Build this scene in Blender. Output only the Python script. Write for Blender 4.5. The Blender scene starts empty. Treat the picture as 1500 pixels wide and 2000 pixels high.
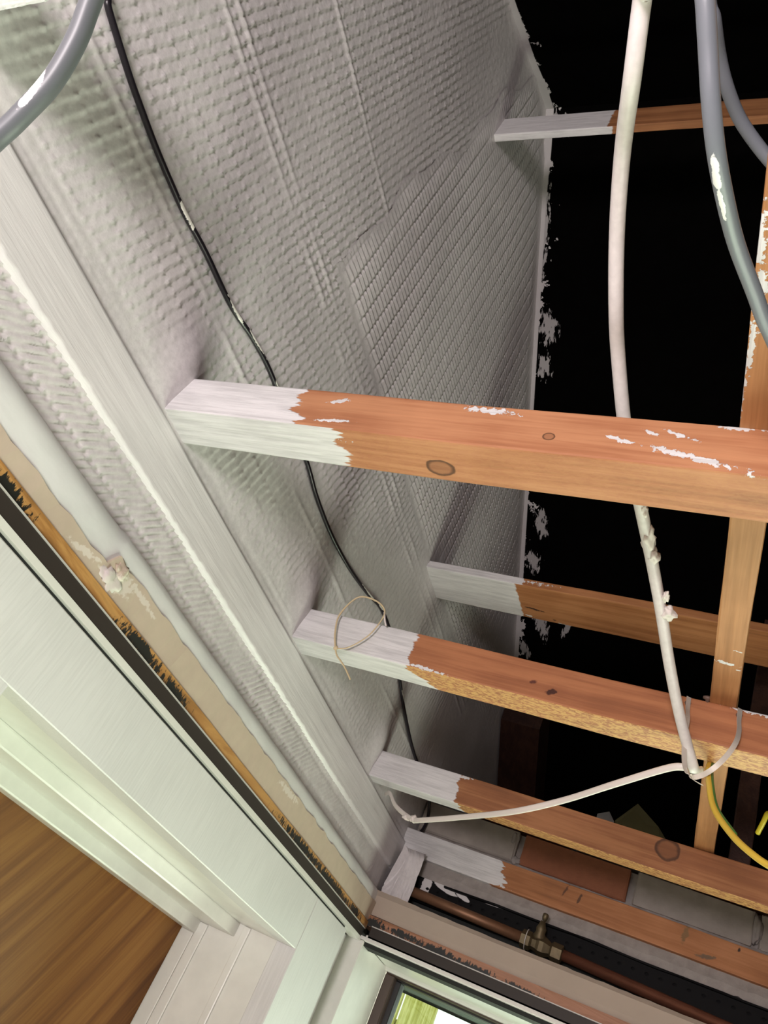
import bpy, bmesh, math, random
import numpy as np
from mathutils import Vector, Matrix

random.seed(7)
rng = np.random.default_rng(7)
S = 0.6                                  # all layout numbers are in units of 0.6 m, camera at the unit origin
def W(p):                                # unit point -> world metres (left wall at X=0, eye height 1.9 m)
    return (S * (p[0] + 1.0), S * p[1], 1.9 + S * p[2])

sc = bpy.context.scene
C = sc.collection

# ------------------------------------------------------------------ camera, world, lights, exposure
CAM_X = (0.88735367, 0.23494034, 0.39674488)
CAM_DOWN = (0.14425967, 0.6757953, -0.7228346)
CAM_FWD = (-0.43794133, 0.69864422, 0.56577702)
cam_data = bpy.data.cameras.new('camera')
cam = bpy.data.objects.new('camera', cam_data)
C.objects.link(cam)
mw = Matrix((( CAM_X[0], -CAM_DOWN[0], -CAM_FWD[0], 0.6),
             ( CAM_X[1], -CAM_DOWN[1], -CAM_FWD[1], 0.0),
             ( CAM_X[2], -CAM_DOWN[2], -CAM_FWD[2], 1.9),
             (0, 0, 0, 1)))
cam.matrix_world = mw
cam_data.sensor_fit = 'VERTICAL'
cam_data.sensor_height = 24.0
cam_data.lens = 24.0 * 1536.24 / 2000.0
cam_data.clip_start = 0.02
sc.camera = cam

sc.view_settings.view_transform = 'Standard'
sc.view_settings.look = 'None'
sc.view_settings.exposure = 0.2
sc.view_settings.gamma = 1.0
sc.view_settings.use_curve_mapping = False

world = bpy.data.worlds.new('world')
sc.world = world
world.use_nodes = True
bg = world.node_tree.nodes['Background']
bg.inputs[0].default_value = (0.93, 1.0, 0.95, 1)
bg.inputs[1].default_value = 1.6

def light(name, kind, loc, energy, color, **kw):
    d = bpy.data.lights.new(name, kind)
    d.energy = energy
    d.color = color
    for k, v in kw.items():
        setattr(d, k, v)
    o = bpy.data.objects.new(name, d)
    C.objects.link(o)
    o.location = loc
    return o
# work lamp standing behind the photographer
light('work_lamp', 'POINT', (0.48, -0.90, 1.90), 75.0, (1.0, 0.89, 0.905), shadow_soft_size=0.17)
# daylight coming in through the window in the far wall, low in the room
o = light('window_daylight', 'AREA', (1.15, 2.02, 1.10), 112.0, (0.95, 1.0, 0.82), shape='RECTANGLE', size=1.9, size_y=1.5)
o.rotation_euler = Vector((-0.45, -1.0, 0.55)).to_track_quat('-Z', 'Y').to_euler()

# ------------------------------------------------------------------ node helper
class NT:
    def __init__(self, name):
        self.m = bpy.data.materials.new(name)
        self.m.use_nodes = True
        self.t = self.m.node_tree
        self.b = self.t.nodes['Principled BSDF']
        self.pos = self.t.nodes.new('ShaderNodeNewGeometry').outputs['Position']
        self.nrm = self.t.nodes.new('ShaderNodeNewGeometry').outputs['Normal']
    def put(self, sock, v):
        if isinstance(v, bpy.types.NodeSocket):
            self.t.links.new(v, sock)
        elif isinstance(v, (tuple, list)):
            sock.default_value = tuple(v) + ((1.0,) if len(v) == 3 and sock.type == 'RGBA' else ())
        else:
            sock.default_value = v
    def math(self, op, a, b=0.0, clamp=False):
        n = self.t.nodes.new('ShaderNodeMath'); n.operation = op; n.use_clamp = clamp
        self.put(n.inputs[0], a); self.put(n.inputs[1], b)
        return n.outputs[0]
    def vmath(self, op, a, b):
        n = self.t.nodes.new('ShaderNodeVectorMath'); n.operation = op
        self.put(n.inputs[0], a); self.put(n.inputs[1], b)
        return n.outputs['Value'] if op in ('DOT_PRODUCT', 'LENGTH', 'DISTANCE') else n.outputs[0]
    def sep(self, v):
        n = self.t.nodes.new('ShaderNodeSeparateXYZ'); self.put(n.inputs[0], v)
        return n.outputs
    def noise(self, vec, scale=1.0, detail=3.0, rough=0.55, dist=0.0):
        n = self.t.nodes.new('ShaderNodeTexNoise')
        self.put(n.inputs['Vector'], vec); n.inputs['Scale'].default_value = scale
        n.inputs['Detail'].default_value = detail; n.inputs['Roughness'].default_value = rough
        n.inputs['Distortion'].default_value = dist
        return n.outputs[0]
    def scale(self, v, s):
        return self.vmath('MULTIPLY', v, s)
    def ramp(self, f, stops):
        n = self.t.nodes.new('ShaderNodeValToRGB'); self.put(n.inputs[0], f)
        e = n.color_ramp.elements
        while len(e) < len(stops): e.new(0.5)
        for k, (p, c) in enumerate(stops):
            e[k].position = p; e[k].color = tuple(c) + (1.0,)
        return n.outputs[0]
    def mix(self, f, a, b):
        n = self.t.nodes.new('ShaderNodeMix'); n.data_type = 'RGBA'
        self.put(n.inputs[0], f); self.put(n.inputs[6], a); self.put(n.inputs[7], b)
        return n.outputs[2]
    def smooth(self, f, lo, hi):
        n = self.t.nodes.new('ShaderNodeMapRange'); n.interpolation_type = 'SMOOTHSTEP'
        self.put(n.inputs[0], f); n.inputs[1].default_value = lo; n.inputs[2].default_value = hi
        return n.outputs[0]
    def bump(self, h, strength=0.3, dist=0.002):
        n = self.t.nodes.new('ShaderNodeBump'); n.inputs['Strength'].default_value = strength
        n.inputs['Distance'].default_value = dist
        self.put(n.inputs['Height'], h)
        self.t.links.new(n.outputs[0], self.b.inputs['Normal'])
    def out(self, color, rough=0.5, metal=0.0, spec=0.5):
        self.put(self.b.inputs['Base Color'], color)
        self.put(self.b.inputs['Roughness'], rough)
        self.put(self.b.inputs['Metallic'], metal)
        self.b.inputs['Specular IOR Level'].default_value = spec
        return self.m
    def capsule(self, c, d, L, R):
        """1 in the middle of a strip at c (world) along d, 0 at its rim"""
        d = Vector(d).normalized()
        v = self.vmath('SUBTRACT', self.pos, tuple(c))
        l = self.vmath('DOT_PRODUCT', v, tuple(d))
        al = self.math('DIVIDE', self.math('ABSOLUTE', l), L)
        ll = self.math('MULTIPLY', l, l)
        vv = self.vmath('DOT_PRODUCT', v, v)
        pr = self.math('SQRT', self.math('MAXIMUM', self.math('SUBTRACT', vv, ll), 0.0))
        pr = self.math('DIVIDE', pr, R)
        return self.math('SUBTRACT', 1.0, self.math('SQRT', self.math('ADD', self.math('MULTIPLY', al, al), self.math('MULTIPLY', pr, pr))))

PAINT = (0.71, 0.70, 0.70)
def mat_plain(name, col, rough=0.5, metal=0.0, var=0.12, scale=40.0, bump=0.0, spec=0.5):
    n = NT(name)
    f = n.noise(n.pos, scale, 4.0)
    c = n.mix(f, tuple(max(0, x * (1 - var)) for x in col), tuple(min(1, x * (1 + var)) for x in col))
    if bump: n.bump(f, bump, 0.002)
    return n.out(c, rough, metal, spec)

def mat_paint(name, stretch=(1, 1, 1), col=PAINT, bump=0.35, rough=0.42, dirt=0.10, dist=0.003, scale=60.0):
    """brushed white paint; the brush runs along the axis with the small stretch number"""
    n = NT(name)
    v = n.scale(n.pos, stretch)
    f = n.noise(v, scale, 5.0, 0.6)
    g = n.noise(n.pos, 7.0, 3.0)
    c = n.mix(n.smooth(n.math('ADD', n.math('MULTIPLY', f, 0.6), n.math('MULTIPLY', g, 0.4)), 0.35, 0.65),
              tuple(x * (1 - dirt) for x in col), tuple(min(1, x * 1.05) for x in col))
    n.bump(f, bump, dist)
    return n.out(c, rough)

def mat_wood(name, c1, c2, axis, limits=None, smears=(), knots=(), saw=0.0, edge_amp=0.05, marks=(), fine=1.0):
    """sawn softwood with the grain along axis; white brushed-on paint up to limits=(side X, underside X, slope)"""
    n = NT(name)
    st = [60.0, 60.0, 60.0]; st[axis] = 3.0
    g1 = n.noise(n.scale(n.pos, tuple(st)), fine, 4.0, 0.6, 0.4)
    st2 = [260.0, 260.0, 260.0]; st2[axis] = 10.0
    g2 = n.noise(n.scale(n.pos, tuple(st2)), fine, 2.0)
    g3 = n.noise(n.pos, 9.0, 3.0)
    f = n.math('ADD', n.math('ADD', n.math('MULTIPLY', g1, 0.5), n.math('MULTIPLY', g2, 0.2)), n.math('MULTIPLY', g3, 0.3))
    col = n.ramp(f, [(0.33, tuple(x * 0.70 for x in c1)), (0.46, c1), (0.55, c2), (0.68, tuple(min(1, x * 1.15) for x in c2))])
    if saw:                                # saw marks across the underside
        ax = [330.0, 330.0, 330.0]; ax[axis] = 130.0
        sm = n.noise(n.scale(n.pos, tuple(ax)), 1.0, 3.0, 0.6, 0.8)
        dn = n.smooth(n.math('MULTIPLY', n.sep(n.nrm)[2], -1.0), 0.5, 0.8)
        col = n.mix(n.math('MULTIPLY', dn, n.math('MULTIPLY', n.smooth(sm, 0.40, 0.58), saw)), col, (0.62, 0.36, 0.13))
    for (kc, kd, kl, kr) in knots:
        k = n.capsule(W(kc), kd, kl, kr)
        k = n.math('ADD', k, n.math('MULTIPLY', n.math('SUBTRACT', n.noise(n.pos, 90.0), 0.5), 0.25))
        ring = n.math('MULTIPLY', n.smooth(k, 0.0, 0.12), n.math('SUBTRACT', 1.0, n.smooth(k, 0.16, 0.40)))
        col = n.mix(n.math('MULTIPLY', n.smooth(k, 0.0, 0.3), 0.55), col, tuple(x * 0.55 for x in c1))
        col = n.mix(n.math('MULTIPLY', ring, 0.8), col, (0.05, 0.022, 0.012))
    for (kc, kd, kl, kr, kcol) in marks:
        k = n.capsule(W(kc), kd, kl, kr)
        k = n.math('ADD', k, n.math('MULTIPLY', n.math('SUBTRACT', n.noise(n.pos, 130.0, 4.0), 0.5), 1.5))
        col = n.mix(n.smooth(k, 0.25, 0.6), col, kcol)
    hgt = n.math('ADD', n.math('MULTIPLY', g2, 0.6), n.math('MULTIPLY', g1, 0.6))
    rough = 0.62
    masks = []
    bs = [90.0, 90.0, 90.0]; bs[axis] = 12.0
    br = n.noise(n.scale(n.pos, tuple(bs)), 1.0, 4.0, 0.6)
    if limits:
        x = n.sep(n.pos)
        dn = n.smooth(n.math('MULTIPLY', n.sep(n.nrm)[2], -1.0), 0.5, 0.7)
        lim = n.math('ADD', limits[0], n.math('MULTIPLY', dn, n.math('ADD', limits[1] - limits[0],
                     n.math('MULTIPLY', n.math('SUBTRACT', x[1], limits[3]), limits[2]))))
        big = n.noise(n.scale(n.pos, (8.0, 26.0, 26.0)), 1.0, 3.0)
        lim = n.math('ADD', lim, n.math('MULTIPLY', n.math('SUBTRACT', big, 0.5), edge_amp))
        lim = n.math('ADD', lim, n.math('MULTIPLY', n.math('SUBTRACT', br, 0.5), edge_amp * 1.4))
        masks.append(n.smooth(n.math('SUBTRACT', lim, x[0]), -0.001, 0.002))
    for s_ in smears:
        (kc, kd, kl, kr) = s_
        k = n.capsule(W(kc), kd, kl, kr)
        k = n.math('ADD', k, n.math('MULTIPLY', n.math('SUBTRACT', n.noise(n.pos, 190.0, 4.0, 0.6), 0.5), 2.6))
        masks.append(n.smooth(k, 0.34, 0.46))
    if masks:
        m = masks[0]
        for q in masks[1:]: m = n.math('MAXIMUM', m, q)
        bq = [300.0, 300.0, 300.0]; bq[axis] = 14.0
        b2 = n.noise(n.scale(n.pos, tuple(bq)), 1.0, 4.0, 0.65, 0.5)
        br = n.math('ADD', n.math('MULTIPLY', br, 0.5), n.math('MULTIPLY', b2, 0.5))
        pc = n.mix(n.smooth(br, 0.36, 0.62), tuple(x * 0.80 for x in PAINT), tuple(x * 1.05 for x in PAINT))
        col = n.mix(m, col, pc)
        hgt = n.math('ADD', n.math('ADD', n.math('MULTIPLY', hgt, 0.5), n.math('MULTIPLY', m, 0.9)), n.math('MULTIPLY', n.math('MULTIPLY', m, br), 1.3))
        rough = n.math('SUBTRACT', 0.62, n.math('MULTIPLY', m, 0.2))
    n.bump(hgt, 0.5, 0.0018)
    return n.out(col, rough, 0.0, 0.35)

def mat_spots(name, base, spots, spot_col, rough=0.45, var=0.06, noise_scale=150.0, amp=1.5, lo=0.2, hi=0.4, stretch=(1, 1, 1), metal=0.0, spec=0.5):
    """plain stuff with splashes of another colour at given places"""
    n = NT(name)
    f = n.noise(n.pos, 60.0, 3.0)
    col = n.mix(f, tuple(x * (1 - var) for x in base), tuple(min(1, x * (1 + var)) for x in base))
    nz = n.noise(n.scale(n.pos, stretch), noise_scale, 4.0)
    m = None
    for (kc, kd, kl, kr) in spots:
        k = n.math('ADD', n.capsule(W(kc), kd, kl, kr), n.math('MULTIPLY', n.math('SUBTRACT', nz, 0.5), amp))
        k = n.smooth(k, lo, hi)
        m = k if m is None else n.math('MAXIMUM', m, k)
    if m is not None: col = n.mix(m, col, spot_col)
    return n.out(col, rough, metal, spec)

M = {}
# ------------------------------------------------------------------ mesh helpers
def link(name, me, mat, parent=None, smooth=False, origin=None):
    """one mesh object; its vertices come in world metres and are moved so that the origin is at the piece itself"""
    if origin is None:
        co = np.empty(len(me.vertices) * 3); me.vertices.foreach_get('co', co); co = co.reshape(-1, 3)
        origin = (co.min(0) + co.max(0)) / 2
    origin = Vector(origin)
    me.transform(Matrix.Translation(-origin))
    if mat: me.materials.append(mat)
    if smooth: me.polygons.foreach_set('use_smooth', [True] * len(me.polygons))
    o = bpy.data.objects.new(name, me)
    C.objects.link(o)
    base = Vector((0, 0, 0)); p = parent
    while p is not None:
        base += p.location; p = p.parent
    o.parent = parent
    o.location = origin - base
    return o

def from_py(name, verts, faces, mat, parent=None, smooth=False):
    me = bpy.data.meshes.new(name)
    me.from_pydata([W(v) for v in verts], [], faces)
    me.update()
    return link(name, me, mat, parent, smooth)

def tag(o, label=None, cat=None, group=None, kind=None):
    if label: o['label'] = label
    if cat: o['category'] = cat
    if group: o['group'] = group
    if kind: o['kind'] = kind
    return o

def empty(name, p, label=None, cat=None, group=None, kind=None):
    o = bpy.data.objects.new(name, None)
    o.empty_display_size = 0.05
    C.objects.link(o); o.location = W(p)
    return tag(o, label, cat, group, kind)

def bm_box(bm, x0, x1, y0, y1, z0, z1, bevel=0.0, seg=1, axis=None, cuts=0, wob=0.0):
    """box in unit coordinates; optional bevel (metres), length cuts and a slight wobble"""
    b = bmesh.new()
    bmesh.ops.create_cube(b, size=1.0)
    a, c = Vector(W((x0, y0, z0))), Vector(W((x1, y1, z1)))
    for v in b.verts:
        v.co = Vector(((a[i] + c[i]) / 2 + v.co[i] * (c[i] - a[i])) for i in range(3))
    if cuts and axis is not None:
        es = [e for e in b.edges if abs((e.verts[0].co - e.verts[1].co)[axis]) > 1e-6]
        bmesh.ops.subdivide_edges(b, edges=es, cuts=cuts, use_grid_fill=True)
    if bevel:
        es = [e for e in b.edges if len(e.link_faces) == 2 and e.calc_face_angle(0) > 0.5]
        bmesh.ops.bevel(b, geom=es, offset=bevel, segments=seg, affect='EDGES', profile=0.6)
    if wob:
        for v in b.verts:
            k = v.co[axis] * 9.0 if axis is not None else 0
            for i in range(3):
                if i != axis:
                    v.co[i] += wob * (math.sin(k * 1.3 + i * 2.1 + x0 * 9 + y0 * 7) + 0.6 * math.sin(k * 3.7 + i + y0 * 13) + random.uniform(-.5, .5))
    me = bpy.data.meshes.new('tmp'); b.to_mesh(me); b.free()
    bm.from_mesh(me); bpy.data.meshes.remove(me)

def box(name, x0, x1, y0, y1, z0, z1, mat, parent=None, **kw):
    bm = bmesh.new()
    bm_box(bm, x0, x1, y0, y1, z0, z1, **kw)
    me = bpy.data.meshes.new(name); bm.to_mesh(me); bm.free()
    return link(name, me, mat, parent)

def boxes(name, L, mat, parent=None, **kw):
    bm = bmesh.new()
    for q in L: bm_box(bm, *q, **kw)
    me = bpy.data.meshes.new(name); bm.to_mesh(me); bm.free()
    return link(name, me, mat, parent)

def catmull(P, n):
    P = [Vector(p) for p in P]
    P = [P[0] * 2 - P[1]] + P + [P[-1] * 2 - P[-2]]
    out = []
    for i in range(1, len(P) - 2):
        for k in range(n):
            t = k / n
            a, b, c, d = P[i - 1], P[i], P[i + 1], P[i + 2]
            out.append(0.5 * ((2 * b) + (c - a) * t + (2 * a - 5 * b + 4 * c - d) * t * t + (3 * b - a - 3 * c + d) * t ** 3))
    out.append(P[-2])
    return out

def tube(name, pts, ra, mat, parent=None, rb=None, flat_dir=None, n=6, ring=12, closed=False, lumps=0.0):
    """sweep: unit points, radii ra/rb in metres; flat_dir = direction of the wide side"""
    P = catmull([W(p) for p in pts], n)
    if closed: P = P[:-1]
    rb = rb or ra
    N = len(P); verts = []; faces = []
    up = Vector(flat_dir) if flat_dir else Vector((0.31, 0.17, 0.93))
    for i in range(N):
        t = (P[(i + 1) % N if closed else min(i + 1, N - 1)] - P[(i - 1) if (closed or i) else 0]).normalized()
        u = (up - t * up.dot(t)).normalized()
        if not flat_dir: up = u
        v = t.cross(u)
        for k in range(ring):
            a = 2 * math.pi * k / ring
            l = 1.0 + (lumps * random.uniform(-1, 1) if lumps else 0)
            verts.append(P[i] + u * (ra * l * math.cos(a)) + v * (rb * l * math.sin(a)))
    for i in range(N if closed else N - 1):
        j = (i + 1) % N
        for k in range(ring):
            q = (k + 1) % ring
            faces.append((i * ring + k, i * ring + q, j * ring + q, j * ring + k))
    if not closed:
        faces.append(tuple(range(ring))[::-1]); faces.append(tuple(range((N - 1) * ring, N * ring)))
    me = bpy.data.meshes.new(name); me.from_pydata(verts, [], faces); me.update()
    return link(name, me, mat, parent, True)

def lathe(name, base, axis, prof, mat, parent=None, ring=20, smooth=True):
    """prof = [(distance along axis, radius)] in metres from the unit point base"""
    b = Vector(W(base)); t = Vector(axis).normalized()
    u = t.orthogonal().normalized(); v = t.cross(u)
    verts = []; faces = []
    for (d, r) in prof:
        for k in range(ring):
            a = 2 * math.pi * k / ring
            verts.append(b + t * d + u * (r * math.cos(a)) + v * (r * math.sin(a)))
    for i in range(len(prof) - 1):
        for k in range(ring):
            q = (k + 1) % ring
            faces.append((i * ring + k, i * ring + q, (i + 1) * ring + q, (i + 1) * ring + k))
    faces.append(tuple(range(ring))[::-1]); faces.append(tuple(range((len(prof) - 1) * ring, len(prof) * ring)))
    me = bpy.data.meshes.new(name); me.from_pydata(verts, [], faces); me.update()
    return link(name, me, mat, parent, smooth)

def extrude(name, prof, y0, y1, mat, parent=None, axis=1, n=2, wobble=None, smooth=False):
    """closed profile [(a, z)] swept along Y (axis=1) or X (axis=0); wobble(i_profile, s) -> (da, dz) in units"""
    verts = []; faces = []; m = len(prof)
    for k in range(n):
        s = y0 + (y1 - y0) * k / (n - 1)
        for i, (a, z) in enumerate(prof):
            da, dz = wobble(i, s) if wobble else (0, 0)
            verts.append((a + da, s, z + dz) if axis == 1 else (s, a + da, z + dz))
    for k in range(n - 1):
        for i in range(m):
            j = (i + 1) % m
            faces.append((k * m + i, k * m + j, (k + 1) * m + j, (k + 1) * m + i))
    faces.append(tuple(range(m))[::-1]); faces.append(tuple(range((n - 1) * m, n * m)))
    o = from_py(name, verts, faces, mat, parent, smooth)
    bm = bmesh.new(); bm.from_mesh(o.data); bmesh.ops.recalc_face_normals(bm, faces=bm.faces); bm.to_mesh(o.data); bm.free()
    return o

_lat = rng.random((256, 256))
def vnoise(x, y):
    xi = np.floor(x).astype(int); yi = np.floor(y).astype(int)
    fx = x - xi; fy = y - yi
    fx = fx * fx * (3 - 2 * fx); fy = fy * fy * (3 - 2 * fy)
    g = lambda a, b: _lat[a % 256, b % 256]
    return (g(xi, yi) * (1 - fx) + g(xi + 1, yi) * fx) * (1 - fy) + (g(xi, yi + 1) * (1 - fx) + g(xi + 1, yi + 1) * fx) * fy
def fbm(x, y, o=3):
    s = 0; a = 0.5
    for k in range(o):
        s = s + a * (vnoise(x * 2 ** k + 17 * k, y * 2 ** k + 5 * k) - 0.5); a *= 0.5
    return s
def n1(s, k=0.0):                       # quick 1-D noise, about -1..1
    return (math.sin(s * 1.7 + k * 3.1) + math.sin(s * 4.1 + k * 1.3) * 0.6 + math.sin(s * 9.7 + k * 2.3) * 0.4) / 2

# ------------------------------------------------------------------ materials
M['lath'] = mat_paint('white_painted_lath', (1, 1, 1), (0.66, 0.632, 0.632), 0.25, 0.40, 0.10, 0.0015, 160.0)
M['paint_y'] = mat_paint('white_paint_brushed_along_wall', (14, 0.8, 14), (0.70, 0.675, 0.68), 0.35, 0.40, 0.05, 0.0015, 16.0)
M['paint_cove'] = mat_paint('white_paint_fillet', (1, 0.3, 1), (0.78, 0.79, 0.78), 0.25, 0.42, 0.06, 0.0015, 50.0)
M['paint_board'] = mat_paint('brushed_white_board', (60, 60, 3.0), (0.70, 0.70, 0.69), 0.30, 0.42, 0.06, 0.0012, 6.0)
M['paint_frame'] = mat_paint('white_gloss_frame', (3, 3, 3), (0.75, 0.75, 0.70), 0.10, 0.28, 0.04, 0.001, 8.0)
M['dark_metal'] = mat_plain('brown_anodised_metal', (0.036, 0.029, 0.025), 0.45, 0.0, 0.15, 25.0, spec=0.25)
M['edge_metal'] = mat_plain('bright_metal_edge', (0.55, 0.53, 0.50), 0.35, 0.0)
M['gap'] = mat_plain('dark_gap', (0.012, 0.014, 0.012), 0.8)
M['felt'] = None
M['plaster'] = mat_plain('cream_plaster_dimmed', (0.44, 0.365, 0.295), 0.75, 0, 0.10, 14.0, 0.15)  # far wall plaster, its colour darkened for the weaker lamp light there
M['mortar'] = mat_plain('grey_mortar', (0.31, 0.28, 0.26), 0.9, 0, 0.35, 45.0, 0.8)
M['brick'] = mat_plain('orange_brick', (0.27, 0.10, 0.048), 0.85, 0, 0.22, 60.0, 0.5)
M['block'] = mat_plain('grey_block', (0.32, 0.285, 0.25), 0.9, 0, 0.25, 35.0, 0.6)
M['black_plastic'] = mat_plain('black_plastic_vent', (0.004, 0.004, 0.0045), 0.6, 0, 0.2, spec=0.1)
M['copper'] = mat_plain('dull_copper', (0.30, 0.12, 0.075), 0.42, 0.75, 0.25, 30.0)
M['brass'] = mat_plain('tarnished_brass', (0.13, 0.10, 0.055), 0.5, 0.6, 0.35, 70.0, 0.3)
M['white_cable'] = mat_plain('white_cable_sheath', (0.62, 0.575, 0.56), 0.42, 0, 0.16, 140.0, 0.1)
M['flat_cable'] = mat_plain('white_flat_cable_sheath', (0.72, 0.66, 0.62), 0.4, 0, 0.04)
M['strap'] = mat_plain('galvanised_band', (0.62, 0.57, 0.50), 0.45, 0.5, 0.1)
M['tie'] = mat_plain('yellowed_plastic_tie', (0.62, 0.50, 0.30), 0.4, 0, 0.1)
M['brown_frame'] = mat_plain('brown_window_frame', (0.060, 0.038, 0.028), 0.4)
M['black_rubber'] = mat_plain('black_window_gasket', (0.010, 0.010, 0.010), 0.45)
M['room_wall'] = mat_plain('magnolia_wall', (0.45, 0.43, 0.39), 0.8)
M['floor'] = mat_plain('beige_floor', (0.32, 0.29, 0.26), 0.7)
M['soffit'] = mat_plain('grey_green_soffit', (0.012, 0.020, 0.018), 0.8)
M['iron'] = mat_plain('rusty_nail', (0.16, 0.10, 0.08), 0.6, 0.4)
M['filler'] = mat_plain('white_filler', (0.70, 0.64, 0.60), 0.7, 0, 0.1, 60.0, 0.4)
M['green_flex'] = mat_plain('green_stripe', (0.05, 0.16, 0.03), 0.4)
M['paper_y'] = mat_plain('yellowed_paper', (0.065, 0.058, 0.018), 0.8)
M['paper_w'] = mat_plain('grey_paper', (0.17, 0.17, 0.165), 0.8)
M['dark_timber'] = mat_wood('dark_stained_timber', (0.030, 0.011, 0.007), (0.045, 0.018, 0.010), 1)
M['yellow_fence'] = mat_wood('weathered_yellow_fence_wood', (0.46, 0.43, 0.09), (0.68, 0.64, 0.24), 2)

def felt():
    n = NT('black_roofing_felt')
    x = n.sep(n.pos)
    st = n.noise(n.scale(n.pos, (40.0, 300.0, 300.0)), 1.0, 3.0)
    rag = n.noise(n.pos, 26.0, 4.0, 0.65)
    f = n.noise(n.pos, 30.0)
    col = n.mix(f, (0.0012, 0.0011, 0.0011), (0.0026, 0.0024, 0.0023))
    lim = n.math('ADD', 0.014, n.math('MULTIPLY', n.smooth(rag, 0.52, 0.72), 0.035))
    up = n.smooth(x[2], 3.66, 3.72)       # more paint strayed near the ridge
    lim = n.math('ADD', lim, n.math('MULTIPLY', up, 0.004))
    m = n.smooth(n.math('SUBTRACT', lim, x[0]), -0.001, 0.001)
    br = n.noise(n.scale(n.pos, (150.0, 45.0, 45.0)), 1.0, 4.0, 0.6)
    for (c, d, L, R) in [((-.935, 1.925, 2.673), (0.25, 1, -.6), 0.07, 0.035), ((-.945, 2.06, 2.59), (0.1, 1, -.6), 0.05, 0.03),
                         ((-.975, 1.60, 2.868), (0, 1, -.6), 0.17, 0.016), ((-.91, 2.66, 2.23), (0.3, 1, -.6), 0.07, 0.028),
                         ((-.935, 2.82, 2.135), (0.3, 1, -.6), 0.05, 0.032), ((-.885, 3.06, 1.99), (0.4, 1, -.6), 0.09, 0.03),
                         ((-.755, 3.07, 1.985), (-0.4, 1, -.6), 0.05, 0.016), ((-.95, 3.2, 1.906), (0.8, 1, -.6), 0.05, 0.02),
                         ((-.955, 1.26, 3.07), (1, 1, -.6), 0.05, 0.03)]:
        k = n.math('ADD', n.capsule(W(c), d, L, R), n.math('MULTIPLY', n.math('SUBTRACT', br, 0.5), 2.2))
        m = n.math('MAXIMUM', m, n.math('MULTIPLY', n.smooth(k, 0.42, 0.6), 0.75))
    col = n.mix(m, col, (0.52, 0.50, 0.50))
    n.bump(st, 0.15, 0.001)
    return n.out(col, 1.0, 0, 0.0)
M['felt'] = felt()

def panel_wood():
    n = NT('varnished_wood_panel')
    # grain runs obliquely over the panel
    x = n.sep(n.pos)
    g = math.radians(62)
    al = n.math('ADD', n.math('MULTIPLY', x[1], math.cos(g)), n.math('MULTIPLY', x[2], math.sin(g)))
    ac = n.math('SUBTRACT', n.math('MULTIPLY', x[2], math.cos(g)), n.math('MULTIPLY', x[1], math.sin(g)))
    cb = n.t.nodes.new('ShaderNodeCombineXYZ')
    n.put(cb.inputs[0], n.math('MULTIPLY', al, 1.6)); n.put(cb.inputs[1], n.math('MULTIPLY', ac, 42.0))
    f1 = n.noise(cb.outputs[0], 1.0, 3.0, 0.5, 0.6)
    cb2 = n.t.nodes.new('ShaderNodeCombineXYZ')
    n.put(cb2.inputs[0], n.math('MULTIPLY', al, 12.0)); n.put(cb2.inputs[1], n.math('MULTIPLY', ac, 260.0))
    f2 = n.noise(cb2.outputs[0], 1.0, 2.0)
    f = n.math('ADD', n.math('MULTIPLY', f1, 0.75), n.math('MULTIPLY', f2, 0.25))
    col = n.ramp(f, [(0.3, (0.145, 0.054, 0.013)), (0.48, (0.215, 0.087, 0.021)), (0.6, (0.275, 0.122, 0.030)), (0.75, (0.325, 0.152, 0.042))])
    return n.out(col, 0.5, 0, 0.2)
M['panel'] = panel_wood()

BR1, BR2 = (0.39, 0.160, 0.075), (0.47, 0.215, 0.105)

# ------------------------------------------------------------------ the structure: walls, floor, roof
FLOOR = -1.9 / S
wl = tag(boxes('wall_left', [(-1.30, -1.03, -4.0, 3.06, .44, 3.6), (-1.30, -1.03, 3.06, 4.10, .53, 3.6), (-1.30, -1.0, -4.0, .79, FLOOR, .44), (-1.30, -1.0, 2.20, 3.05, FLOOR, .44),
                             (-1.30, -1.0, .79, 2.20, .27, .44)], M['room_wall']), kind='structure')
tag(box('floor', -1.3, 6.2, -4.0, 2.86, FLOOR - .1, FLOOR, M['floor']), kind='structure')
tag(box('wall_near', -1.03, 6.2, -4.2, -4.0, FLOOR, 3.6, M['room_wall']), kind='structure')
tag(box('wall_right', 6.0, 6.2, -4.0, 4.10, FLOOR, 3.6, M['room_wall']), kind='structure')
WX0, WX1, WZ0, WZ1 = -.96, 3.0, -2.2, .395           # window opening in the far wall
wf = tag(boxes('wall_far', [(-1.03, WX0, 2.862, 3.05, FLOOR, .95), (WX1, 6.0, 2.862, 3.05, FLOOR, .95),
                            (WX0, WX1, 2.862, 3.05, FLOOR, WZ0), (WX0, WX1, 2.862, 3.05, .44, .95)], M['mortar']), kind='structure')

def roof_z(y): return 2.987 - .601 * (y - 1.402) if y > 1.22 else 3.096 + .64 * (y - 1.22)
rv, rf_ = [], []
NX = 2
for k, y in enumerate((4.35, 1.22, -4.2)):
    for dz in (0, .15):
        for x in (-1.3, 6.2): rv.append((x, y, roof_z(y) + dz))
for k in (0, 4):
    rf_ += [(k, k + 1, k + 5, k + 4), (k + 2, k + 6, k + 7, k + 3), (k, k + 4, k + 6, k + 2), (k + 1, k + 3, k + 7, k + 5)]
rf_ += [(0, 2, 3, 1), (8, 9, 11, 10)]
tag(from_py('ceiling', rv, rf_, M['felt']), kind='structure')

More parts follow.
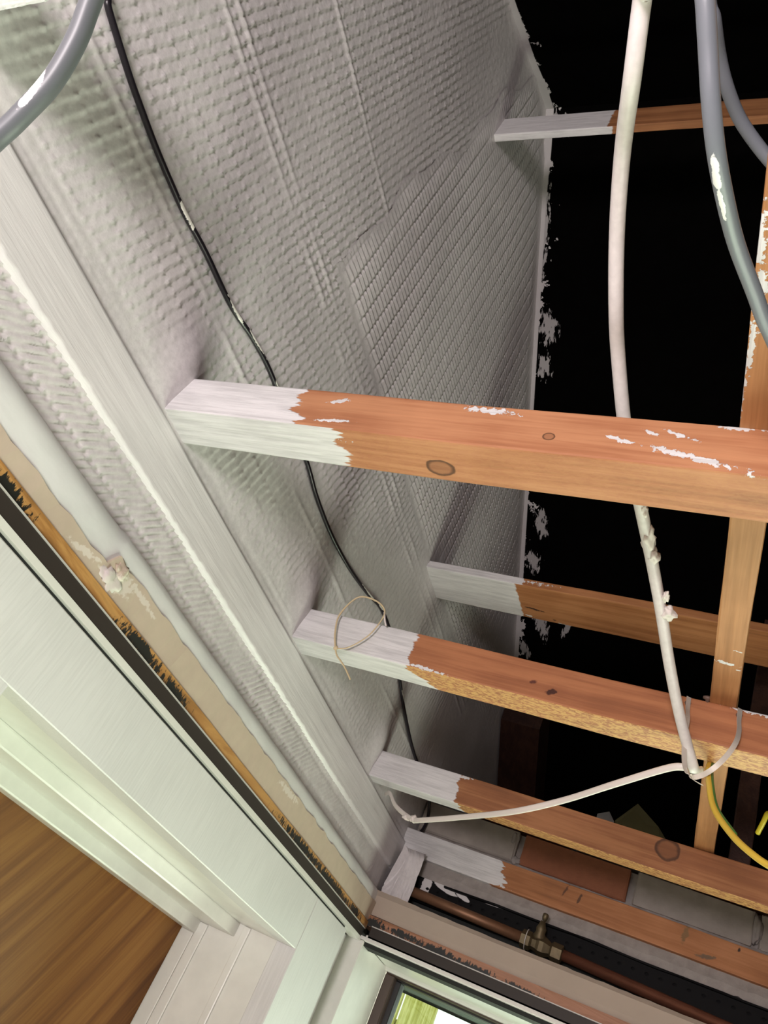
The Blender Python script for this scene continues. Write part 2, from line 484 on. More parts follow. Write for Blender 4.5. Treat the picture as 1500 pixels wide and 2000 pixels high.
# ---- ribbed metal lath of the left wall, as real relief
JOISTS = [(.05, .143), (.770, .856), (1.493, 1.572), (2.255, 2.310)]
def relief(u, v, p, q, k, A, seed=0.0, off=0.37, nodes=1.15, gap=0.10, deep=1.0):
    """louvred ribs of lath: pitch p along u, rows of height q along v, ribs leaning by k; metres"""
    u = u + 0.004 * fbm(u * 6 + seed, v * 6, 2); v = v + 0.004 * fbm(u * 5 + 9 + seed, v * 5, 2)
    r = np.floor(v / q); t = v / q - r
    ph = (u - k * v) / p + off * r
    f = ph - np.floor(ph)
    saw = np.where(f < 0.80, 0.35 + 0.65 * f / 0.80, np.minimum(1, (1 - f) / 0.10 * .35 + np.clip((.9 - f) / .1, 0, 1) * .65))
    saw = np.clip(saw, 0, 1)
    d = np.minimum(t, 1 - t)
    win = 1 - deep * np.exp(-(d / gap) ** 2)
    h = A * saw * win
    node = np.exp(-((f - 0.74) / 0.13) ** 2) * np.exp(-(d / 0.085) ** 2)
    return h + A * nodes * node
def grid(name, y0, y1, z0, z1, step, hfun, parent, mat, zmax=None, keep=None):
    ny = int((y1 - y0) * S / step) + 1; nz = int((z1 - z0) * S / step) + 1
    Y, Z = np.meshgrid(np.linspace(y0, y1, ny), np.linspace(z0, z1, nz))
    H = hfun(Y, Z)
    co = np.stack([H, Y * S, 1.9 + Z * S], -1).reshape(-1, 3)
    idx = np.arange(ny * nz).reshape(nz, ny)
    a, b, c, d = idx[:-1, :-1], idx[:-1, 1:], idx[1:, 1:], idx[1:, :-1]
    F = np.stack([a, b, c, d], -1).reshape(-1, 4)
    ok = np.ones(len(F), bool)
    yc = Y.reshape(-1)[F[:, 0]]; zc = Z.reshape(-1)[F[:, 0]]
    if zmax is not None: ok &= zc < zmax(yc)
    if keep is not None: ok &= keep(yc, zc)
    F = F[ok]
    used = np.unique(F); remap = np.full(len(co), -1); remap[used] = np.arange(len(used))
    co = co[used]; F = remap[F]
    me = bpy.data.meshes.new(name)
    me.vertices.add(len(co)); me.vertices.foreach_set('co', co.reshape(-1))
    me.loops.add(len(F) * 4); me.loops.foreach_set('vertex_index', F.reshape(-1).astype(np.int32))
    me.polygons.add(len(F)); me.polygons.foreach_set('loop_start', np.arange(0, len(F) * 4, 4, dtype=np.int32))
    me.update(); me.validate()
    return link(name, me, mat, parent, True)

def paint_fade(Y, Z):
    """1 where the ribs show, 0 where thick paint has filled them"""
    f = np.clip(0.80 + 1.1 * fbm(Y * 5.0, Z * 5.0, 3), 0.15, 1.0)
    for (a, b) in JOISTS:
        f = f * (1 - np.exp(-(((Y - a + .035) / .075) ** 2 + ((Z - .86) / .13) ** 2)))
    f = f * (1 - np.exp(-(((Y - 2.0) / .16) ** 2 + ((Z - 1.43) / .10) ** 2)))
    return f
def coarse(Y, Z):
    y, z = Y * S, Z * S
    h = relief(y, z, 0.0135, 0.029, 0.20, 0.0024, 1.0, 0.12, 1.5, 0.10, 0.35) * paint_fade(Y, Z)
    h = h * np.clip(1 - (Y - 2.45) / .3, 0.12, 1)                          # filled in towards the corner
    h = h * np.clip(1.25 - (Z - 2.15) / .5 * np.clip((Y - .72) / .1, 0, 1), 0.05, 1)
    near = np.exp(-((Z - .785) / .038) ** 2)                                # brushed band over the ledger
    h = h * (1 - .85 * near) + near * 0.0022 * fbm(Y * 3.0, Z * 95.0, 3)
    for zz in (.99, 1.335, 1.375, 1.72):                                   # laps and wires running along the wall
        h = h + 0.0022 * np.exp(-((Z - zz - .006 * fbm(Y * 4, Z * 0 + zz, 2)) / .006) ** 2) * np.clip(.6 + 2 * fbm(Y * 7, Z * 0 + zz, 2), 0, 1)
    for (a, b) in JOISTS:                                                  # paint swept up around each joist end
        h = h + 0.010 * np.exp(-(((Y - a + .03) / .05) ** 2 + ((Z - .88) / .06) ** 2))
    h = h + 0.006 * fbm(Y * 2.2, Z * 2.2, 2) + 0.0010 * fbm(Y * 60, Z * 60, 2)
    return np.maximum(h, -0.004) + 0.001
def fine(Y, Z):
    y, z = Y * S, Z * S
    f = np.clip(0.85 + 0.9 * fbm(Y * 4.0 + 3, Z * 4.0, 3), 0.2, 1.0)
    edge = np.clip((Y - fb(Z)) / .05, 0, 1) * np.clip((Z - 1.44) / .03, 0, 1)
    h = relief(z, y, 0.0112, 0.0300, 0.04, 0.0036, 5.0, 0.10, 0.0, 0.07) * f * edge
    h = h * np.clip(1.0 - (Z - (roof_np(Y) - .12)) / .08, .1, 1)
    h = h * (1 - np.exp(-(((Y - 2.05) / .13) ** 2 + ((Z - 1.46) / .12) ** 2))) * (1 - np.exp(-(((Y - 1.06) / .12) ** 2 + ((Z - 2.56) / .14) ** 2)))
    h = h * np.clip(1 - (Y - 2.6) / .5, 0.25, 1)
    h = h + 0.005 * fbm(Y * 2.0, Z * 2.0, 2) + 0.0008 * fbm(Y * 60, Z * 60, 2)
    return np.maximum(h, -0.003) + 0.0035
def fb(Z): return .855 + .12 * (Z - 1.43) + .02 * np.sin(Z * 9.0) + .012 * np.sin(Z * 23.0)
def roof_np(Y): return np.where(Y > 1.22, 2.987 - .601 * (Y - 1.402), 3.096 + .64 * (Y - 1.22)) + .01
def strip(Y, Z):
    y, z = Y * S, Z * S
    f = np.clip(0.85 + 1.2 * fbm(Y * 6.0 + 8, Z * 6.0, 3), 0.25, 1.0) * np.clip(1 - (Y - 2.35) / .3, 0.05, 1)
    h = relief(y, z + 0.004, 0.0115, 0.030, 1.05, 0.0036, 9.0) * f
    return h + 0.005 * fbm(Y * 2.2 + 4, Z * 2.2, 2) + 0.0009 * fbm(Y * 60, Z * 60, 2) + 0.001
lath_low = tag(grid('lath_sheet', -1.2, 2.86, .755, 1.435, 0.0025, coarse, wl, M['lath']), 'white painted ribbed lath sheet just above the ledger')
lath_up = tag(grid('lath_sheet', -1.2, 1.35, 1.43, 3.12, 0.0025, coarse, wl, M['lath'], zmax=roof_np), 'coarse ribbed lath sheet on the upper left of the gable')
lath_fine = tag(grid('lath_sheet', .82, 4.0, 1.425, 3.0, 0.0018, fine, wl, M['lath'], zmax=roof_np, keep=lambda y, z: y > fb(z)), 'finer ribbed lath sheet towards the roof edge')
lath_cor = grid('lath_sheet', 2.85, 4.0, .56, 1.435, 0.005, lambda Y, Z: 0.003 + 0.006 * fbm(Y * 3, Z * 3, 3), wl, M['lath'], zmax=roof_np)
lath_strip = tag(grid('lath_strip', -1.2, 2.86, .545, .665, 0.0022, strip, wl, M['lath']), 'narrow band of ribbed lath below the ledger')

# white cove fillet and cream plaster band below it
def coz(s): return .505 if s > .85 else .478
def cove_w(i, s):
    d = coz(s) - .505
    if i in (0, 1, 7): return (0.0008 * n1(s * 22, 2), d + (.0016 * n1(s * 8, 1) + .0016 * n1(s * 55, 1)) * (1 if s < .85 else 1.3))
    if i == 6: return (0, .002 * n1(s * 26, 4))
    return (0.0008 * n1(s * 8, 2), (d * (.75 - .12 * i)) + 0.0008 * n1(s * 9, 2))
extrude('paint_fillet', [(-.9555, .500), (-.9555, .516), (-.9565, .528), (-.9580, .539), (-.9615, .548), (-.972, .558), (-.998, .569), (-1.02, .500)],
        -1.2, 2.70, M['paint_cove'], wl, n=260, wobble=cove_w, smooth=True)
M['plaster_a'] = mat_spots('cream_plaster_chipped', (0.56, 0.46, 0.36),
    [((-.95, .90, .485), (0, 1, 0.2), 0.03, 0.018), ((-.95, .96, .498), (0, 1, -0.1), 0.05, 0.006), ((-.95, .80, .47), (0, 1, .2), 0.05, 0.006), ((-.95, 1.75, .5), (0, 1, 0), 0.06, 0.008)],
    (0.70, 0.63, 0.55), 0.75, 0.08, 160.0, 1.8, .35, .6)
def plas_w(i, s):
    if i == 0: return (0.0015 * n1(s * 17), 0.003 * n1(s * 6) - (.006 if s < .7 else 0))
    if i == 1: return (0.0015 * n1(s * 19), coz(s) - .505 + (.003 + .003 * max(0, n1(s * 7, 1))) * n1(s * 34, 5))
    return (0, 0)
extrude('plaster_band', [(-.950, .450), (-.950, .512), (-1.02, .520), (-1.02, .450)], -1.2, 2.62, M['plaster_a'], wl, n=240, wobble=plas_w)
lump = lambda nm, p, r, mat, par: None
def blob(name, p, r, sc_, mat, parent, seed=0, sub=3, amp=.35):
    bm = bmesh.new(); bmesh.ops.create_icosphere(bm, subdivisions=sub, radius=1.0)
    c = Vector(W(p)); rs = random.Random(seed)
    ph = [rs.uniform(0, 6) for _ in range(6)]
    for v in bm.verts:
        k = 1 + amp * (math.sin(v.co.x * 4 + ph[0]) * math.sin(v.co.y * 5 + ph[1]) + .5 * math.sin(v.co.z * 9 + ph[2]) * math.sin(v.co.y * 11 + ph[3]))
        v.co = c + Vector((v.co.x * sc_[0], v.co.y * sc_[1], v.co.z * sc_[2])) * (r * k)
    me = bpy.data.meshes.new(name); bm.to_mesh(me); bm.free()
    return link(name, me, mat, parent, True)
blob('filler_lump', (-.952, .882, .497), .0085, (.35, 1.3, 1.0), M['plaster_a'], wl, 3, amp=.5)
blob('filler_lump', (-.951, .876, .474), .012, (.2, 1.4, .8), M['filler'], wl, 4, amp=.5)
# thick white paint smeared round the corner of the two walls
def corner_patch():
    prof = []
    n = 60; m = 16; verts = []; faces = []
    for i in range(n + 1):
        s = .45 + .55 * i / n              # runs out from the corner along the far wall
        for j in range(m + 1):
            t = j / m
            zlo = .520 + .030 * s + .008 * n1(s * 25) + .01 * n1(s * 60, 2)
            zhi = .652 if s < .45 else .595 + .14 * min(1, (s - .45) / .12)
            z = zlo + (zhi - zlo) * t
            if s < .45:
                sk = (1 - s / .45) * .24 * t + (1 - s / .45) * .05 * n1(t * 9)
                x = -.976 + .014 * (s / .45); y = 2.34 + (2.70 - 2.34) * s / .45 + sk
            else:
                q = (s - .45) / .55
                x = -.962 + .100 * q; y = 2.70 - .008 * min(1, q * 3)
            bul = .003 * n1(s * 14 + t * 3, 1) + .003 * n1(t * 11 + s * 5, 4)
            rim = min(1, (1 - s) * 12, .3 + (s - .45) * 12, (1 - t) * 8 + .25)
            bul *= .35 if s < .45 else 1
            verts.append((x - (1 - rim) * .026 + bul * .6, y + ((1 - rim) * .03 if s > .6 else 0) - bul * .6, z))
    for i in range(n):
        for j in range(m):
            a = i * (m + 1) + j
            faces.append((a, a + m + 1, a + m + 2, a + 1))
    return from_py('paint_smear', verts, faces, M['lath'], wl, True)
corner_patch()

# ------------------------------------------------------------------ trims between lining boards and plaster
mould_a = [((-.945, .62, .432), (0, 1, .0), .05, .012), ((-.945, 1.02, .437), (0, 1, .05), .075, .013), ((-.945, 1.16, .434), (0, 1, 0), .05, .012),
           ((-.945, 1.93, .437), (0, 1, 0), .16, .011), ((-.945, 2.2, .436), (0, 1, 0), .18, .012), ((-.945, 2.45, .438), (0, 1, 0), .06, .012)]
def mat_mouldy(name, c1, c2, axis, spots):
    n = NT(name)
    st = [40.0] * 3; st[axis] = 4.0
    f = n.noise(n.scale(n.pos, tuple(st)), 1.0, 4.0, 0.6, 1.2)
    col = n.ramp(f, [(0.32, tuple(x * .6 for x in c1)), (0.47, c1), (0.56, c2), (0.7, tuple(x * .8 for x in c2))])
    fz = n.noise(n.scale(n.pos, (220.0, 220.0, 90.0)), 1.0, 5.0, 0.7)
    for (c, d, L, R) in spots:
        k = n.math('ADD', n.capsule(W(c), d, L, R), n.math('MULTIPLY', n.math('SUBTRACT', fz, 0.5), 2.6))
        col = n.mix(n.smooth(k, 0.3, 0.5), col, (0.008, 0.010, 0.008))
    return n.out(col, 0.5)
M['pine_a'] = mat_mouldy('orange_pine_with_mould', (0.42, 0.20, 0.055), (0.56, 0.30, 0.095), 1, mould_a)
mould_b = [((-.93, 2.6, .45), (1, 0, .0), .04, .016), ((-.83, 2.6, .455), (1, 0, 0), .05, .009), ((-.72, 2.6, .447), (1, 0, 0), .06, .014), ((-.6, 2.6, .445), (1, 0, 0), .07, .011), ((-.45, 2.6, .443), (1, 0, 0), .05, .008), ((-.8, 2.6, .49), (1, 0, -.1), .05, .005)]
M['pine_b'] = mat_mouldy('stained_pine_with_mould', (0.31, 0.135, 0.062), (0.42, 0.20, 0.11), 0, mould_b)

t1 = tag(empty('trim_1', (-.96, 1.0, .41)), kind='structure')
extrude('metal_strip', [(-.940, .3985), (-.940, .4245), (-.975, .4245), (-.975, .3985)], -4.0, 2.575, M['dark_metal'], t1)
extrude('metal_edge', [(-.938, .4243), (-.938, .4268), (-.975, .4268), (-.975, .4243)], -4.0, 2.575, M['edge_metal'], t1)
extrude('white_bead', [(-.938, .3865), (-.938, .3985), (-.975, .3985), (-.975, .3865)], -4.0, 2.57, M['paint_frame'], t1)
t2 = tag(box('trim_2', -1.0, -.945, -4.0, 2.60, .427, .4515, M['pine_a'], axis=1, cuts=40, wob=.0004), kind='structure')
t3 = tag(empty('trim_3', (0, 2.59, .41)), kind='structure')
extrude('metal_strip', [(2.570, .4030), (2.570, .4360), (2.62, .4360), (2.62, .4030)], -.918, 6.0, M['dark_metal'], t3, axis=0)
extrude('metal_edge', [(2.568, .4358), (2.568, .4385), (2.62, .4385), (2.62, .4358)], -.918, 6.0, M['edge_metal'], t3, axis=0)
extrude('white_bead', [(2.568, .3935), (2.568, .4030), (2.62, .4030), (2.62, .3935)], -.94, 6.0, M['paint_frame'], t3, axis=0)
t4 = tag(box('trim_4', -.96, 6.0, 2.60, 2.70, .4385, .471, M['pine_b'], axis=0, cuts=40, wob=.0004), kind='structure')
boxes('gap_backing', [(-1.0, -.948, -4.0, 2.435, .375, .3985)], M['gap'], t1)
boxes('gap_backing', [(-.945, 6.0, 2.582, 2.64, .380, .4030)], M['gap'], t3)

# ------------------------------------------------------------------ opening in the left wall: white lining and wooden panel
d1 = tag(empty('door_1', (-1.1, 1.5, FLOOR)), kind='structure')
box('head_board', -1.0, -.940, -4.0, 2.1535, .2455, .380, M['paint_board'], d1, bevel=.0012)
box('pier_board', -1.0, -.941, -4.0, .834, FLOOR, .2453, M['paint_board'], d1)
box('jamb_board', -1.0, -.940, 2.1545, 2.44, FLOOR, .380, M['paint_board'], d1, bevel=.0012)
box('head_lining', -1.30, -1.0, .80, 2.20, .246, .275, M['paint_frame'], d1)
def hl(name, x0, x1, z0, z1): return box(name, x0, x1, .81, 2.157, z0, z1, M['paint_frame'], d1, bevel=.0025, seg=2)
hl('head_stop', -1.232, -1.120, .2105, .2465)
hl('head_stop', -1.278, -1.231, .179, .2465)
box('jamb_lining', -1.30, -1.0, 2.157, 2.20, FLOOR, .246, M['paint_frame'], d1)
for (x0, x1, p) in [(-1.105, -1.082, .006), (-1.235, -1.205, .005), (-1.278, -1.236, .003)]:
    box('jamb_bead', x0, x1, 2.157 - p, 2.158, FLOOR, .2455 if x0 > -1.2 else (.21 if x0 > -1.236 else .179), M['paint_frame'], d1, bevel=.0022, seg=2)
box('jamb_lining', -1.30, -1.0, .795, .834, FLOOR, .246, M['paint_frame'], d1)
box('wood_panel', -1.34, -1.279, .80, 2.165, FLOOR, .25, M['panel'], d1)

# ------------------------------------------------------------------ window in the far wall
w1 = tag(empty('window_1', (0, 2.6, WZ0)), kind='structure')
box('corner_board', -1.0, -.985, 2.44, 2.575, FLOOR, .386, M['paint_board'], w1)
box('reveal_jamb', -1.0, -.9255, 2.572, 2.885, FLOOR, .3925, M['paint_frame'], w1, bevel=.0015)
box('reveal_head', -.9255, 3.06, 2.570, 2.885, .3915, .4100, M['paint_frame'], w1, bevel=.0012)
box('reveal_jamb', 3.0, 3.06, 2.570, 2.885, -2.2, .3915, M['paint_frame'], w1, bevel=.0015)
extrude('corner_bead', [(2.855, .3918), (2.861, .3895), (2.868, .3858), (2.872, .3825), (2.885, .3825), (2.885, .3918)], -.9255, 3.0, M['paint_frame'], w1, axis=0, smooth=False)
box('frame_sill', -.926, 3.06, 2.52, 2.885, -2.3, -2.2, M['paint_frame'], w1, bevel=.003)
box('reveal_lining', -1.3, -.96, 2.885, 3.06, FLOOR, .44, M['room_wall'], w1)
boxes('sash_frame', [(-.926, 3.0, 2.8855, 2.99, .378, .400), (-.926, -.892, 2.8855, 2.99, -2.2, .378), (2.97, 3.0, 2.8855, 2.99, -2.2, .378), (-.926, 3.0, 2.8855, 2.99, -2.2, -2.16)], M['brown_frame'], w1, bevel=.0015)
boxes('gasket', [(-.892, 2.97, 2.92, 2.97, .3735, .3790), (-.894, -.874, 2.92, 2.97, -2.16, .3735), (2.95, 2.97, 2.92, 2.97, -2.16, .3735)], M['black_rubber'], w1, bevel=.0012)
gm = bpy.data.materials.new('clear_window_glass'); gm.use_nodes = True
gt = gm.node_tree; gt.nodes.clear()
go = gt.nodes.new('ShaderNodeOutputMaterial'); gx = gt.nodes.new('ShaderNodeMixShader'); gtr = gt.nodes.new('ShaderNodeBsdfTransparent'); ggl = gt.nodes.new('ShaderNodeBsdfGlossy'); gf = gt.nodes.new('ShaderNodeFresnel')
gtr.inputs[0].default_value = (0.90, 0.95, 0.91, 1); ggl.inputs['Roughness'].default_value = 0.02; gf.inputs[0].default_value = 1.5
gt.links.new(gf.outputs[0], gx.inputs[0]); gt.links.new(gtr.outputs[0], gx.inputs[1]); gt.links.new(ggl.outputs[0], gx.inputs[2]); gt.links.new(gx.outputs[0], go.inputs[0])
box('glass_pane', -.880, 2.955, 2.945, 2.953, -2.165, .3765, gm, w1)

# what stands outside the window
tag(box('trim_5', -6.0, 6.2, 3.05, 4.10, .49, .53, M['soffit']), kind='structure')
tag(box('trim_6', -6.0, 6.2, 4.00, 4.10, .49, 1.36, M['soffit']), kind='structure')
fence = empty('fence', (-2.0, 8.0, FLOOR), 'weathered yellow wooden fence boards seen outside through the window', 'fence')
for k in range(12):
    x = -5.95 + k * .33
    box('fence_board', x, x + .31, 8.0, 8.05, FLOOR, 1.5 + .02 * (k % 3), M['yellow_fence'], fence, bevel=.004)
box('fence_rail', -5.9, -2.1, 8.05, 8.15, .6, .75, M['yellow_fence'], fence)
box('ground', -12, 12, 3.05, 22, FLOOR - .15, FLOOR - .05, mat_plain('green_ground', (0.10, 0.16, 0.05), 0.9))['kind'] = 'structure'

# ------------------------------------------------------------------ far wall: bricks, mortar, plaster
def brick_piece(x0, x1, z0, z1, mat, y=2.84, rough=.0012):
    o = box('brick', x0, x1, y, 2.93, z0, z1, mat, wf, bevel=.004, seg=2)
    for v in o.data.vertices:
        v.co += Vector((random.uniform(-1, 1), random.uniform(-1, 1), random.uniform(-1, 1))) * rough
    return o
brick_piece(-.99, -.628, .846, .952, M['block'], 2.838)
brick_piece(-.606, -.243, .846, .952, M['brick'], 2.836)
brick_piece(-.222, .135, .846, .952, M['block'], 2.838)
brick_piece(.155, .20, .846, .952, M['block'], 2.845)
brick_piece(.21, .36, .846, .952, M['block'], 2.842)
for k in range(6):
    x = .38 + k * .38
    brick_piece(x, x + .36, .846, .952, M['brick'] if k % 2 else M['block'])
# second course sits back behind the fourth joist
for k in range(8):
    x = -.82 + k * .38
    brick_piece(x, x + .36, .968, 1.0, M['block'] if k % 2 else M['brick'], 2.846)
def rag(i, s):
    if i in (0,): return (.004 * n1(s * 31), .006 * n1(s * 24, 3) + .004 * n1(s * 70))
    if i in (1, 2): return (.003 * n1(s * 27, i), .003 * n1(s * 40, i))
    return (0, 0)
extrude('mortar_band', [(2.772, .672), (2.770, .700), (2.785, .745), (2.88, .745), (2.88, .672)], -.99, 6.0, M['mortar'], wf, axis=0, n=330, wobble=rag)
extrude('mortar_band', [(2.846, .815), (2.842, .830), (2.850, .848), (2.88, .848), (2.88, .815)], -.99, 6.0, M['mortar'], wf, axis=0, n=250, wobble=lambda i, s: (.004 * n1(s * 33, i), .002 * n1(s * 45, i)) if i < 3 else (0, 0))
blob('mortar_lump', (-.645, 2.843, .925), .011, (.9, .5, 1.2), M['mortar'], wf, 8)
blob('mortar_lump', (-.617, 2.845, .855), .010, (1.2, .5, .7), M['mortar'], wf, 9)
blob('mortar_lump', (.145, 2.845, .90), .012, (.7, .5, 2.0), M['mortar'], wf, 10)
def plb(i, s):
    return (.001 * n1(s * 9, 1) if i < 4 else 0, (.0012 * n1(s * 28, 2) + .001 * n1(s * 61) if i in (3, 4) else 0) + (.005 * min(1, max(0, (-.6 - s) / .35)) if i in (0, 3, 4) else 0))
extrude('plaster_band', [(2.612, .471), (2.610, .490), (2.612, .535), (2.622, .548), (2.690, .548), (2.690, .471)], -.975, 6.0, M['plaster'], wf, axis=0, n=330, wobble=plb)
box('cavity_backing', -.99, 6.0, 2.80, 2.86, .47, .675, M['gap'], wf)

# ------------------------------------------------------------------ timbers
def timber(name, x0, x1, y0, y1, z0, z1, mat, axis, label, cat, group=None):
    o = box(name, x0, x1, y0, y1, z0, z1, mat, None, bevel=.0022, seg=2, axis=axis, cuts=36, wob=.0005)
    return tag(o, label, cat, group)
wj1 = mat_wood('joist_wood_first', BR1, BR2, 0, limits=(.165, .212, .3, .47), saw=.10, edge_amp=.05,
    smears=[((-.405, .77, .853), (1, 0, -.02), .035, .006), ((-.66, .77, .843), (1, 0, .3), .016, .004), ((-.10, .77, .797), (1, 0, -.22), .060, .0050),
            ((-.20, .77, .817), (1, 0, -.35), .016, .004), ((-.125, .77, .838), (1, 0, -.4), .020, .0035), ((-.165, .77, .838), (1, 0, -.4), .010, .003),
            ((-.05, .77, .862), (1, 0, 0), .03, .0035), ((-.70, .79, .777), (1, .1, 0), .06, .004), ((-.655, .77, .795), (1, 0, .1), .03, .003)],
    knots=[((-.467, .828, .777), (1, 0, 0), .016, .011), ((-.30, .77, .81), (1, 0, 0), .006, .005)])
timber('ceiling_joist', -1.0, 5.98, .770, .856, .777, .865, wj1, 0, 'nearest thick orange ceiling joist, white painted end, paint streaks on its face', 'joist')
wj3 = mat_wood('joist_wood_second', (0.31, 0.115, 0.05), (0.40, 0.16, 0.07), 0, limits=(.188, .185, .9, .90), saw=.9, edge_amp=.025,
    smears=[((-.64, 1.493, .782), (1, 0, -.05), .045, .0035), ((.03, 1.493, .864), (1, 0, 0), .045, .004)],
    marks=[((-.36, 1.493, .80), (1, 0, .5), .012, .006, (.06, .02, .012)), ((-.40, 1.493, .815), (1, 0, .2), .008, .005, (.1, .03, .018))])
timber('ceiling_joist', -1.0, 5.98, 1.493, 1.572, .777, .865, wj3, 0, 'middle ceiling joist with a metal strap looped round it', 'joist')
wj4 = mat_wood('joist_wood_third', (0.29, 0.115, 0.048), (0.38, 0.165, 0.07), 0, limits=(.172, .180, .2, 1.353), saw=.9, edge_amp=.020,
    knots=[((-.118, 2.255, .837), (1, 0, 0), .021, .019)], smears=[((-.705, 2.255, .86), (1, 0, .1), .02, .004)])
timber('ceiling_joist', -1.0, 5.98, 2.255, 2.310, .777, .865, wj4, 0, 'narrow ceiling joist with a dark round knot, just in front of the bricks', 'joist')
timber('joist_stub', -1.0, -.822, .050, .1435, .777, .865, mat_paint('white_painted_joist', (.8, 14, 14), PAINT, .5, .42, .07, .002, 16.0), 0, 'white painted stub of joist in the upper left corner of the photo', 'joist')
timber('ceiling_joist', -1.0, 5.98, -1.74, -1.66, .777, .865, wj3, 0, 'bare ceiling joist behind the white stub, with the hanging cables laid over it', 'joist')
wj2 = mat_wood('collar_board_wood', (0.35, 0.14, 0.05), (0.43, 0.19, 0.075), 0, limits=(.200, .186, .05, 1.2), edge_amp=.010,
    smears=[((-.62, 1.995, 1.425), (1, 0, .02), .05, .006), ((-.66, 2.155, 1.41), (1, .2, 0), .012, .004), ((-.55, 2.165, 1.41), (1, 0, 0), .012, .004)],
    marks=[((-.64, 2.11, 1.41), (1, .15, 0), .03, .0045, (.05, .02, .012)), ((-.575, 2.15, 1.41), (1, 0, 0), .007, .004, (.1, .045, .02))])
timber('collar_board', -1.0, 5.98, 1.990, 2.166, 1.410, 1.438, wj2, 0, 'flat higher board with white end, between the nearest and middle joists', 'board')
wj0 = mat_wood('ridge_board_wood', (0.30, 0.125, 0.05), (0.38, 0.17, 0.07), 0, limits=(.225, .235, .1, .63), edge_amp=.012)
timber('ridge_board', -1.0, 5.98, 1.055, 1.080, 2.51, 2.63, wj0, 0, 'highest thin board under the black roof, half painted white', 'board')
wjb = mat_wood('wall_batten_wood', (0.36, 0.145, 0.055), (0.44, 0.19, 0.08), 0, limits=(.222, .21, 0, 1.65), edge_amp=.055,
    smears=[((-.63, 2.76, .738), (1, 0, -.1), .03, .004)],
    marks=[((-.42, 2.76, .79), (.4, 0, 1), .022, .004, (.12, .05, .025)), ((-.37, 2.76, .785), (.2, 0, 1), .02, .004, (.11, .05, .025)), ((-.05, 2.76, .79), (.1, 0, 1), .03, .009, (.22, .12, .05)), ((.02, 2.76, .75), (1, 0, .2), .03, .006, (.16, .10, .06)), ((.10, 2.76, .80), (.1, 0, 1), .007, .004, (.04, .02, .015))])
timber('wall_batten', -1.0, 5.98, 2.760, 2.838, .730, .815, wjb, 0, 'orange batten with a ragged white end, fixed along the brick wall', 'batten')
wbd = mat_wood('binder_wood', (0.36, 0.16, 0.06), (0.45, 0.21, 0.085), 1, edge_amp=.02, fine=1.0,
    smears=[((-.054, .50, .868), (0, 1, 0), .035, .006), ((-.050, .568, .866), (0, 1, 0), .030, .0075), ((-.056, .68, .868), (0, 1, 0), .05, .0035), ((-.052, .64, .866), (0, 1, .0), .04, .003),
            ((-.035, 1.345, .865), (1, .12, 0), .016, .004), ((-.02, 1.30, .865), (1, .1, 0), .018, .002), ((-.008, 1.36, .865), (1, 0, 0), .008, .0018)])
timber('binder', -.056, -.006, -1.5, 2.50, .8655, .955, wbd, 1, 'orange timber running across the tops of the joists at the right', 'timber')
timber('stud', .030, .085, 2.40, 2.46, .865, 1.75, M['dark_timber'], 2, 'short dark upright timber behind the knotted joist', 'timber')
rb = from_py('rafter', [(-.985, 3.35, roof_z(3.35) - .22), (-.80, 3.35, roof_z(3.35) - .22), (-.80, 3.99, roof_z(3.99) - .22), (-.985, 3.99, roof_z(3.99) - .22),
                        (-.985, 3.35, roof_z(3.35) - .01), (-.80, 3.35, roof_z(3.35) - .01), (-.80, 3.99, roof_z(3.99) - .01), (-.985, 3.99, roof_z(3.99) - .01)],
             [(0, 1, 2, 3), (4, 7, 6, 5), (0, 4, 5, 1), (1, 5, 6, 2), (2, 6, 7, 3), (3, 7, 4, 0)], M['dark_timber'])
tag(rb, 'dark brown rafter against the white gable, low under the roof', 'rafter')

# white painted ledger board along the wall
def ledger():
    n, m = 700, 22; verts = []; faces = []
    Y = np.linspace(-1.2, 2.858, n)
    for i, y in enumerate(Y):
        for j in range(m):
            t = j / (m - 1)
            z = .655 + (.768 - .655) * t
            x = -.986 + .0018 * (fbm(np.array(y * 1.6), np.array(z * 120.0 + y * 2.0), 3))
            if j == 0: x = -1.005; z -= .002
            elif j <= 2: z += .0014 * n1(y * 40, 1) + .0016 * n1(y * 90, 2)
            if j == m - 1: x = -1.005
            verts.append((float(x), float(y), float(z)))
    for i in range(n - 1):
        for j in range(m - 1):
            a = i * m + j
            faces.append((a, a + m, a + m + 1, a + 1))
    faces.append(tuple(range(m))[::-1])
    faces.append(tuple(range((n - 1) * m, n * m)))
    return from_py('ledger_board', verts, faces, M['paint_y'], None, True)
tag(ledger(), 'white brush-painted ledger board along the ribbed wall under the joist ends', 'board')

